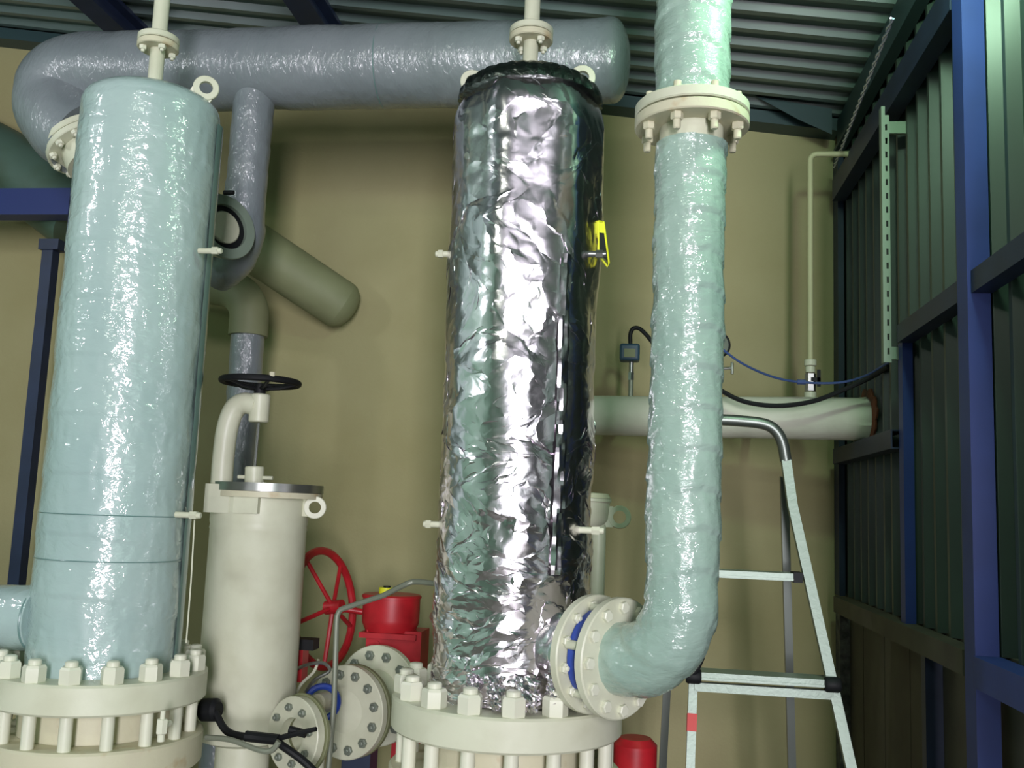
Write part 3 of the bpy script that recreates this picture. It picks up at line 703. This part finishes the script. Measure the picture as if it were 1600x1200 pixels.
# ------------------------------------------------------------------ valves behind (between the vessels)
YQ = 3.45
def flange_disc(T, px, py, Y, hpx, ax, thick, nb, hub=True, m='cream', bm='dull', rs=.80):
    c = P(px, py, Y); r = K(px, py, Y) * hpx; ax = Vector(ax).normalized(); mb = MB()
    mb.ring(c, ax, r, r*.45, thick, 56); obj('flange', mb, m, T)
    bolts(T, c + ax*(thick/2), ax, nb, r*rs, r*.105, .012, .25, bm)
    return c, r, ax
GV = thing('gear_valve', 'red gear-operated valve with large red handwheel behind cream flanges', 'valve', (P(600, 1080, YQ+.2).x, YQ+.1, 0))
kq = K(600, 1000, YQ+.2); Yg = YQ + .22
p0 = P(575, 1065, Yg); p1 = P(664, 985, Yg); mb = MB(); mb.box((p0.x, Yg-.06, p0.z), (p1.x, Yg+.08, p1.z)); obj('actuator_body', mb, 'red', GV, smooth=0)
p0 = P(566, 983, Yg); p1 = P(656, 936, Yg); mb = MB(); Yg2 = Yg - .02
gcx = (p0.x+p1.x)/2; gr = (p1.x-p0.x)/2; gm = Matrix.Translation((gcx, Yg, 0)) @ Matrix.Diagonal((1, .95, 1, 1))
mb.lathe([(0,p0.z),(gr*.86,p0.z),(gr*.99,p0.z+.03),(gr,p0.z+.045),(gr,p1.z),(0,p1.z)], gm, 40); obj('gear_housing', mb, 'red', GV)
mb = MB(); mb.lathe([(0,p1.z+.0005),(gr*1.04,p1.z+.0005),(gr*1.04,p1.z+.008),(gr*.98,p1.z+.013),(0,p1.z+.013)], gm, 40); obj('cover_rim', mb, 'red', GV)
mb = MB(); mb.box((p0.x+.012, Yg-.085, p0.z-.02), (p1.x+.01, Yg+.105, p0.z-.001)); obj('base_rim', mb, 'red', GV, smooth=0)
p0 = P(532, 1170, Yg); p1 = P(640, 1068, Yg); mb = MB(); mb.box((P(620,1100,Yg).x, Yg-.05, 0), (P(664,1100,Yg).x, Yg+.08, P(620,1066,Yg).z)); obj('valve_neck', mb, 'red', GV, smooth=0)
for (px, py) in ((587, 990), (607, 995), (590, 1005)):
    c = P(px, py, Yg-.062); mb = MB(); mb.cyl(c, c - Vector((0,.008,0)), .009, 6); obj('bolt', mb, 'red' if px != 587 else 'yellow', GV)
hc = P(506, 950, Yg-.02); ha = Vector((.94, -.22, .14)).normalized(); Rh = K(508, 948, Yg) * 88
mb = MB(); mb.torus(hc, ha, Rh, .0155, 64, 10); obj('handwheel', mb, 'red', GV)
mb = MB(); hh = hc + ha*.04; mb.cyl(hh - ha*.03, hh + ha*.04, .026, 16); obj('wheel_hub', mb, 'red', GV)
u_ = ha.cross(Vector((0,0,1))).normalized(); v_ = ha.cross(u_)
for k in range(5):
    a = 2*PI*k/5 + .2; mb = MB(); mb.tube([hh, hc + (u_*math.cos(a) + v_*math.sin(a))*Rh], .0085, 8); obj('wheel_spoke', mb, 'red', GV)
sh = P(600, 958, Yg); mb = MB(); mb.cyl(hh, Vector((P(568, 958, Yg).x, Yg, sh.z)), .012, 12); obj('shaft', mb, 'red', GV)
mb = MB(); c = P(603, 922, Yg-.03); mb.cyl(c - Vector((0,0,.012)), c + Vector((0,0,.01)), .026, 20); obj('position_indicator', mb, 'yellow', GV)
mb = MB(); mb.cyl(c + Vector((.004,-.001,.0105)), c + Vector((.004,-.001,.016)), .014, 12); obj('indicator_pointer', mb, 'black', GV)

PL = thing('flanged_pipe_run', 'cream bolted flanges facing left between the filter housing and the foil vessel', 'flange', (P(570, 1090, YQ).x, YQ, 0))
fa = Vector((-.34, -.94, .05)).normalized()
c2_, r2_, _ = flange_disc(PL, 590, 1086, YQ+.1, 76, fa, .03, 12)
c1_, r1_, _ = flange_disc(PL, 543, 1112, YQ-.12, 71, fa, .03, 12)
mb = MB(); mb.cyl(c1_ - fa*.015, c2_ + fa*.016, r1_*.62, 32); obj('valve_body', mb, 'cream', PL)
mb = MB(); mb.lathe([(r1_*.62,0),(r1_*.6,.008),(r1_*.35,.02),(0,.026)], frame(c1_ + fa*.0, fa), 40); obj('blind_boss', mb, 'cream', PL)
mb = MB(); mb.ring(c1_ - fa*.034, fa, r1_*1.0, r1_*.6, .02, 56); obj('counter_flange', mb, 'wallpipe', PL)
mb = MB(); mb.cyl(c2_ - fa*.25, c2_ - fa*.016, r2_*.6, 32); obj('outlet_pipe', mb, 'cream', PL)
mb = MB(); cc = c1_.lerp(c2_, .5); mb.box((cc.x-.05, cc.y-.05, 0), (cc.x+.05, cc.y+.05, cc.z - r1_*.6)); obj('pipe_support', mb, 'navy', PL, smooth=0)
c3 = P(452, 1148, 3.0)
SF = thing('side_flange', 'cream flange with two dark bolts at the foot of the filter housing', 'flange', (c3.x, 3.1, 0))
fb = Vector((-.45, -.85, .08)).normalized(); fb = Vector((-.48, -.87, .06)).normalized()
c3_, r3_, _ = flange_disc(SF, 462, 1148, 2.86, 58, fb, .03, 8, rs=.72)
mb = MB(); mb.ring(c3_ - fb*.022, fb, r3_*1.06, r3_*.5, .012, 56); obj('flange_rim', mb, 'wallpipe', SF)
mb = MB(); mb.cyl(c3_ - fb*.09, c3_ - fb*.03, r3_*.5, 28); obj('pipe_stub', mb, 'cream', SF)
BV = thing('blue_valve', 'small blue and cream valve beside the grey tube left of the flanges', 'valve', P(505, 1110, 3.2))
c = P(503, 1098, 3.2); mb = MB(); mb.torus(c, (.35,-.9,0), .052, .011, 32, 8); obj('valve_ring', mb, 'bluevalve', BV)
mb = MB(); mb.cyl(c + Vector((.01,.03,0)), c - Vector((.01,.025,0)), .032, 20, bev=.006); obj('valve_cap', mb, 'creamrust', BV)
mb = MB(); mb.cyl(c + Vector((0,0,-.06)), (c.x, c.y, 0), .02, 16); obj('valve_stem_pipe', mb, 'cream', BV)
c = P(466, 1030, 3.25); JB = thing('junction_box', 'small dark box with a red side and loose wires above the side flange', 'box', c)
mb = MB(); mb.box((c.x-.025, c.y-.03, c.z-.07), (c.x+.025, c.y+.03, c.z+.035)); obj('box_body', mb, 'red', JB, smooth=0)
mb = MB(); mb.box((c.x-.028, c.y-.034, c.z+.0355), (c.x+.06, c.y+.03, c.z+.07)); obj('box_head', mb, 'black', JB, smooth=0)
mb = MB(); mb.tube(catmull([P(462,1046,3.2), P(482,1038,3.15), P(505,1036,3.15), P(515,1048,3.15), P(492,1062,3.15), P(478,1080,3.18)], 6), .006, 8); obj('wire_loop', mb, 'steel', JB)
mb = MB(); mb.tube(catmull([P(498,1030,3.2), P(490,1050,3.2), P(470,1070,3.2), P(455,1100,3.2)], 6), .005, 8); obj('wire', mb, 'cream', JB)
# grey impulse tube
pt = [P(518, 1230, 2.95), P(522, 1100, 2.95), P(526, 975, 2.95)] + catmull([P(527, 962, 2.95), P(532, 953, 2.95), P(545, 948, 2.95)], 4) + catmull([P(600, 930, 2.93), P(634, 913, 2.9), P(650, 909, 2.9), P(684, 912, 2.85)], 5)
pt[0] = Vector((pt[1].x - .03, 2.95, 0.0)); mb = MB(); mb.tube(pt, .0085, 10)
tag(obj('impulse_tube', mb, 'tube'), 'thin grey metal tube rising and bending right to the foil vessel', 'tube')
# black hoses at the bottom
mb = MB(); mb.tube(catmull([P(336, 1112, 2.78), P(352, 1140, 2.76), P(375, 1150, 2.74), P(420, 1153, 2.72), P(445, 1168, 2.7), P(475, 1190, 2.7), P(500, 1215, 2.7)], 8), .011, 10)
mb.tube(catmull([P(384, 1150, 2.70), P(410, 1153, 2.70), P(436, 1156, 2.69)], 5), .015, 10)
HB = thing('black_hose', 'black hose with a black end plug sagging across the foot of the filter housing', 'hose', P(400, 1150, 2.72)); obj('hose', mb, 'black', HB)
c = P(330, 1110, 2.8); mb = MB(); mb.lathe([(0,0),(.02,0),(.033,.008),(.033,.05),(.022,.06),(0,.06)], frame(c + Vector((-.03,0,0)), (1,-.2,.1)), 20)
obj('end_plug', mb, 'black', HB)
mb = MB(); mb.tube([P(430, 1155, 2.7), P(460, 1147, 2.68), P(494, 1139, 2.66)], .007, 8, rr=lambda d: .008 - .02*max(0, d-.05)); mb.cyl(P(452,1140,2.69), P(478,1147,2.69), .011, 10)
tag(obj('lever_handle', mb, 'black'), 'dark lever handle pointing at the side flange', 'handle')
mb = MB(); mb.tube(catmull([P(322, 1152, 2.7), P(360, 1156, 2.68), P(405, 1172, 2.66), P(425, 1172, 2.66), P(436, 1158, 2.66)], 6), .008, 8)
tag(obj('grey_hose', mb, 'tube'), 'grey tube loop below the black hose', 'hose')
c0 = P(0, 1026, 2.75); mb = MB(); mb.tube([c0 + Vector((-.2,0,.0)), c0, P(38, 1028, 2.75)], .016, 12)
tag(obj('dark_hose', mb, 'black'), 'dark hose under the side nozzle at the left edge', 'hose')
# red pump part right of lower flange
mb = MB(); mb.cyl((P(992,1190,3.3).x, 3.3, 0), (P(992,1190,3.3).x, 3.3, P(990,1152,3.3).z), K(990,1180,3.3)*34, 24, bev=.02)
tag(obj('red_casing', mb, 'red'), 'red casing partly hidden right of the foil vessel flange', 'pump')
# dark green pipe at the far left
Yk = 4.02; mb = MB()
tube_pts = catmull([P(-260, 190, Yk+.015), P(-120, 200, Yk+.015), P(0, 252, Yk+.015), P(70, 300, Yk+.015), P(130, 345, Yk+.015)], 6)
mb.tube(tube_pts, K(30, 260, Yk) * 55, 36); tag(obj('dark_pipe', mb, 'darkgreen'), 'dark green pipe sloping down behind the blue beam at the far left', 'pipe')

# ------------------------------------------------------------------ back wall fittings
Yw = YB - .26; kw = K(1150, 652, Yw); rw = kw * 31
pA = P(830, 648, Yw); pB = P(1366, 655, 3.68); pB.x = min(pB.x, XW - .004); pM = P(1150, 652, Yw - .13); zW = P(1266, 653, Yw-.19).z
print('white pipe', pA, pB, XW)
WP = thing('lagged_wall_pipe', 'white lagged horizontal pipe on the back wall ending in a torn hole', 'pipe', (0.2, Yw, 0))
wl = (pB - pA).length
mb = MB(); mb.tube([pA, pB], rw, 48, disp=lambda d, th, q: .003*ns(q, 8) + (.010*ns((th*2, 0, 0), 3) if d > wl - .05 else 0), step=.03); obj('lagging', mb, 'whitepipe', WP)
wd = (pB - pA).normalized(); mb = MB(); nn = 40; v0 = []
for k in range(nn):
    a = 2*PI*k/nn; rr1 = rw*(1.02); rr2 = rw*(1.25 + .35*random.random()*(1 if math.sin(a) > -.3 else .4)); cc = pB
    for (rq, xq) in ((rr1, XW-.042), (rr2, XW-.037), (rr2, XW-.031)): mb.v.append((xq, cc.y + rq*math.cos(a)*1.25, cc.z + rq*math.sin(a)))
for k in range(nn):
    k2 = (k+1) % nn; mb.f += [(3*k, 3*k2, 3*k2+1, 3*k+1), (3*k+1, 3*k2+1, 3*k2+2, 3*k+2)]
obj('torn_hole', mb, 'rust', WP, label='rusty torn edge where the pipe leaves through the wall')
def wz(px): return pA.lerp(pB, (P(px, 650, Yw-.13).x - pA.x)/(pB.x - pA.x))
for xk in (P(965, 650, Yw).x, P(1180, 650, Yw).x):
    mb = MB(); qz = pA.lerp(pB, (xk-pA.x)/(pB.x-pA.x)); mb.box((xk-.015, qz.y+rw*.6, qz.z-.012), (xk+.015, YB, qz.z+.012)); obj('bracket', mb, 'navy', WP, smooth=0)
# small upright vent pipe with ball valve
Ysm = 3.76
VP = thing('vent_pipe', 'thin cream pipe rising from the white pipe and bending into the right wall', 'pipe', (P(1266, 600, Ysm).x, Ysm, zW))
xv = P(1266, 500, Ysm).x; zcn = P(1266, 241, Ysm).z
pt = [Vector((xv, Ysm, zW + rw*.55))] + arc(Vector((xv, Ysm, zW)), Vector((xv, Ysm, zcn)), Vector((XW, Ysm, zcn)), .025, 6) + [Vector((P(1339, 240, Ysm).x, Ysm, zcn))]
pt[-1].x = XW - .02
mb = MB(); mb.tube(pt, kw*4.3, 14); obj('pipe', mb, mat('olive_cream_pipe', srgb(192, 190, 150), .5), VP)
def zz(py): return P(1266, py, Ysm).z
mb = MB(); mb.cyl((xv,Ysm,zz(572)), (xv,Ysm,zz(562)), kw*9, 16, bev=.002).cyl((xv,Ysm,zz(582)), (xv,Ysm,zz(573)), kw*7, 16); obj('coupling', mb, 'cream', VP)
mb = MB(); mb.cyl((xv,Ysm,zz(612)), (xv,Ysm,zz(583)), kw*8, 6, bev=.003); mb.cyl((xv-.004,Ysm,zz(596)), (xv-.004,Ysm-.04,zz(596)), kw*4, 10); obj('ball_valve', mb, 'steel', VP)
mb = MB(); mb.box((xv+kw*7, Ysm-.045, zz(606)), (xv+kw*12, Ysm-.038, zz(580))); mb.box((xv-.004, Ysm-.045, zz(598)), (xv+kw*12, Ysm-.0385, zz(592))); obj('lever', mb, 'black', VP, smooth=0)
mb = MB(); mb.cyl((xv,Ysm,zz(622)), (xv,Ysm,zz(613)), kw*9, 14); obj('weld_boss', mb, 'cream', VP)
# pressure transmitter
Yt = YB - .33
TR = thing('pressure_transmitter', 'dark blue pressure transmitter with curled cable above the white pipe', 'instrument', P(985, 610, Yt))
p0 = P(968, 565, Yt); p1 = P(1000, 539, Yt); r_ = .012
mb = MB(); mb.box((p0.x, Yt-.04, p0.z), (p1.x, Yt+.03, p1.z))
ob = obj('housing', mb, 'gaugeblue', TR, smooth=30); bv = ob.modifiers.new('bevel', 'BEVEL'); bv.width = .01; bv.segments = 3
mb = MB(); p0 = P(975, 558, Yt-.041); p1 = P(993, 545, Yt-.041); mb.box((p0.x, Yt-.044, p0.z), (p1.x, Yt-.0402, p1.z)); obj('display', mb, 'wallpipe', TR, smooth=0)
cxT = P(986, 590, Yt).x
mb = MB(); mb.cyl((cxT, Yt, P(986,566,Yt).z), (cxT, Yt, P(986,584,Yt).z), .010, 12).cyl((cxT, Yt, P(986,582,Yt).z), (cxT, Yt, P(986,594,Yt).z), .013, 6); obj('stem', mb, 'steel', TR)
mb = MB(); mb.cyl((cxT, Yt, P(986,594,Yt).z), (cxT, Yt, zW + rw*.7), .010, 12); obj('siphon', mb, 'tube', TR)
mb = MB(); mb.tube(catmull([P(985, 539, Yt), P(985, 522, Yt), P(990, 513, Yt), P(1000, 514, Yt), P(1014, 528, Yt), P(1030, 550, Yt)], 6), .0085, 10); obj('conduit', mb, 'black', TR)
# dial gauge half hidden behind the riser
DG = thing('dial_gauge', 'round dark dial gauge peeking out right of the riser pipe', 'instrument', P(1112, 600, Yt))
c = P(1117, 540, Yt); mb = MB(); mb.lathe([(0,0),(kw*19,0),(kw*21,.006),(kw*21,.035),(kw*18,.04),(0,.04)], frame(c + Vector((0,.02,0)), (.15,-1,0)), 36); obj('case', mb, 'dull', DG)
mb = MB(); mb.torus(c + Vector((.006,-.02,0)), (.15,-1,0), kw*20, .004, 36, 8); obj('bezel', mb, 'black', DG)
mb = MB(); mb.cyl(c - Vector((0,0,kw*19)), (c.x, c.y, zW + rw*.7), .009, 12); obj('stem', mb, 'steel', DG)
NV = thing('needle_valve', 'tiny tee-handled needle valve right of the riser pipe above the white pipe', 'valve', P(1120, 575, Yt))
mb = MB(); mb.cyl(P(1112, 577, Yt), P(1143, 575, Yt), .006, 10); obj('spindle', mb, 'steel', NV)
mb = MB(); mb.cyl(P(1144, 585, Yt), P(1144, 566, Yt), .006, 10, bev=.002); obj('tee_handle', mb, 'dull', NV)
mb = MB(); mb.cyl(P(1110, 590, Yt), P(1110, 566, Yt), .013, 12); mb.cyl((P(1110,590,Yt).x, Yt, zW+rw*.7), P(1110, 590, Yt), .008, 10); obj('valve_body', mb, 'steel', NV)
# cables
mb = MB(); mb.tube(catmull([P(1125, 543, Yt-.05), P(1160, 568, Yt-.1), P(1205, 588, 3.68), P(1250, 597, 3.62), P(1310, 598, 3.6), P(1350, 588, 3.56), P(1376, 574, 3.48), P(1396, 562, 3.36)], 8), .0045, 8)
tag(obj('blue_cable', mb, 'bluecable'), 'thin blue cable sagging across the back wall to the right wall', 'cable')
mb = MB(); mb.tube(catmull([P(1100, 590, 3.68), P(1128, 611, 3.64), P(1165, 628, 3.61), P(1215, 634, 3.585), P(1270, 627, 3.56), P(1320, 608, 3.53), P(1360, 590, 3.5), P(1388, 573, 3.42)], 8), .0085, 8)
tag(obj('black_cable', mb, 'black'), 'thick black cable sagging in front of the white pipe', 'cable')
c = P(1252, 597, 3.62); mb = MB(); mb.cyl(c - Vector((.015,0,0)), c + Vector((.015,0,0)), .009, 10)
tag(obj('cable_joint', mb, 'bluecable'), 'small blue cable joint beside the ball valve', 'joint')
# glinting rope near the eaves
ro = MB(); a = PX(1303, 262, XW-.07); b = PX(1416, 32, XW-.22); n = 160
a = P(1303, 262, 4.05); b = P(1418, 28, 2.55); b.x = min(b.x, XW-.215)
for ph in (0, PI):
    ro.tube([a.lerp(b, k/n) + Vector((.0035*math.cos(k*.45+ph), 0, .0035*math.sin(k*.45+ph))) for k in range(n+1)], .0032, 6)
tag(obj('twisted_rope', ro, mat('pale_rope', srgb(190, 196, 220), .25, metal=.6)), 'thin twisted glinting rope slanting up under the eaves beam', 'rope')

# ------------------------------------------------------------------ stepladder
YL0, YL1 = 3.0, 3.12
LD = thing('stepladder', 'aluminium stepladder with red tape behind the riser pipe', 'ladder', (P(1190, 1100, YL0).x, 3.2, 0))
def rect_tube(pts, w_, d_, up=Vector((0,1,0))):
    mb = MB(); pts = [Vector(p) for p in pts]; vs = []; fs = []
    for i, p in enumerate(pts):
        t = (pts[min(i+1, len(pts)-1)] - pts[max(i-1, 0)]).normalized(); s_ = t.cross(up).normalized(); n_ = s_.cross(t)
        for sx, sy in ((-1,-1),(1,-1),(1,1),(-1,1)): vs.append(p + s_*sx*w_/2 + n_*sy*d_/2)
    for i in range(len(pts)-1):
        for k in range(4): k2 = (k+1) % 4; fs.append((i*4+k, i*4+k2, (i+1)*4+k2, (i+1)*4+k))
    fs += [(3,2,1,0), tuple((len(pts)-1)*4+k for k in range(4))]; return mb.add(vs, fs)
kl = K(1200, 900, YL0)
rb1 = P(1305, 1090, YL0-.02); rb0 = P(1238, 790, YL1-.02); rr0 = to_z(rb0, rb1, 0)
top_c = P(1222, 672, YL1)
rightp = [rr0, rb1, rb0, P(1228, 720, YL1), P(1222, 690, YL1), P(1210, 671, YL1), P(1192, 662, YL1), P(1160, 658, YL1), P(1120, 656, YL1), P(1108, 660, YL1), P(1099, 675, YL1), P(1096, 720, YL1)]
lb0 = P(1090, 850, YL1-.03); lb1 = P(1082, 1090, YL0-.02); lr0 = to_z(lb0, lb1, 0)
mb = rect_tube(rightp[:4], kl*15, .03); obj('front_rail', mb, 'alu', LD, smooth=20)
mb = MB(); mb.tube(catmull(rightp[3:], 4), kl*9.5, 14); obj('top_hoop', mb, 'aludark', LD, smooth=60)
mb = rect_tube([lr0, lb1, lb0, rightp[-1]], kl*13, .03); obj('front_rail', mb, 'alu', LD, smooth=20)
mb = rect_tube([to_z(P(1225, 745, 3.2), P(1237, 1190, 3.34), 0), P(1225, 745, 3.2)], kl*13, .022); obj('rear_leg', mb, 'aludark', LD, smooth=20)
mb = rect_tube([to_z(P(1060, 745, 3.2), P(1036, 1190, 3.34), 0), P(1060, 745, 3.2)], kl*13, .022); obj('rear_leg', mb, 'aludark', LD, smooth=20)
def step(pyl, pyr, pxl, pxr, Yc_, h1, nm='step', dep=.09):
    a = P(pxl, pyl, Yc_); b = P(pxr, pyr, Yc_); z = (a.z + b.z)/2; mb = MB()
    mb.box((a.x, Yc_-.005, z - h1), (b.x, Yc_+dep, z)); 
    return a, b, z, mb
for (py, pxl, pxr, Yc_) in ((893, 1093, 1246, YL1-.08), (1056, 1088, 1296, YL0-.035)):
    a, b, z, mb = step(py, py, pxl, pxr, Yc_, .022)
    mb.box((a.x, Yc_-.009, z-.020), (b.x, Yc_-.0055, z-.014)); obj('step', mb, 'alu', LD, smooth=0)
    if py > 1000:
        mb = MB(); mb.box((a.x-.005, Yc_+.0, z-.055), (b.x+.012, Yc_+.03, z-.031)); obj('cross_bar', mb, 'alu', LD, smooth=0)
        for x in (a.x - .008, b.x + .008):
            mb = MB(); mb.lathe([(0,-.022),(.018,-.022),(.022,-.016),(.022,.016),(.018,.022),(0,.022)], frame((x, Yc_-.004, z-.012), (1,0,0)), 16); obj('end_cap', mb, 'black', LD)
    else:
        mb = MB(); mb.box((b.x-.012, Yc_-.012, z-.026), (b.x+.014, Yc_+.06, z+.004)); obj('end_cap', mb, 'black', LD, smooth=0)
mb = MB(); mb.tube(catmull([P(1083, 1052, YL0-.05), P(1090, 1040, YL0-.06), P(1096, 1026, YL0-.06)], 5), .011, 10); obj('hook', mb, 'black', LD)
p_ = P(1081.5, 1112, YL0-.0); tp = lb0.lerp(lb1, (p_.z - lb0.z)/(lb1.z - lb0.z)); q_ = lb0.lerp(lb1, (P(1081,1138,YL0).z - lb0.z)/(lb1.z - lb0.z))
mb = rect_tube([tp, q_], kl*13+.003, .033); obj('red_tape', mb, 'redtape', LD, smooth=0)
for z0 in (.55, .30):           # lower steps, below the frame
    a = lr0.lerp(lb1, z0/lb1.z); b = rr0.lerp(rb1, z0/rb1.z); mb = MB(); mb.box((a.x, a.y-.01, z0-.022), (b.x, a.y+.08, z0)); obj('step', mb, 'alu', LD, smooth=0)
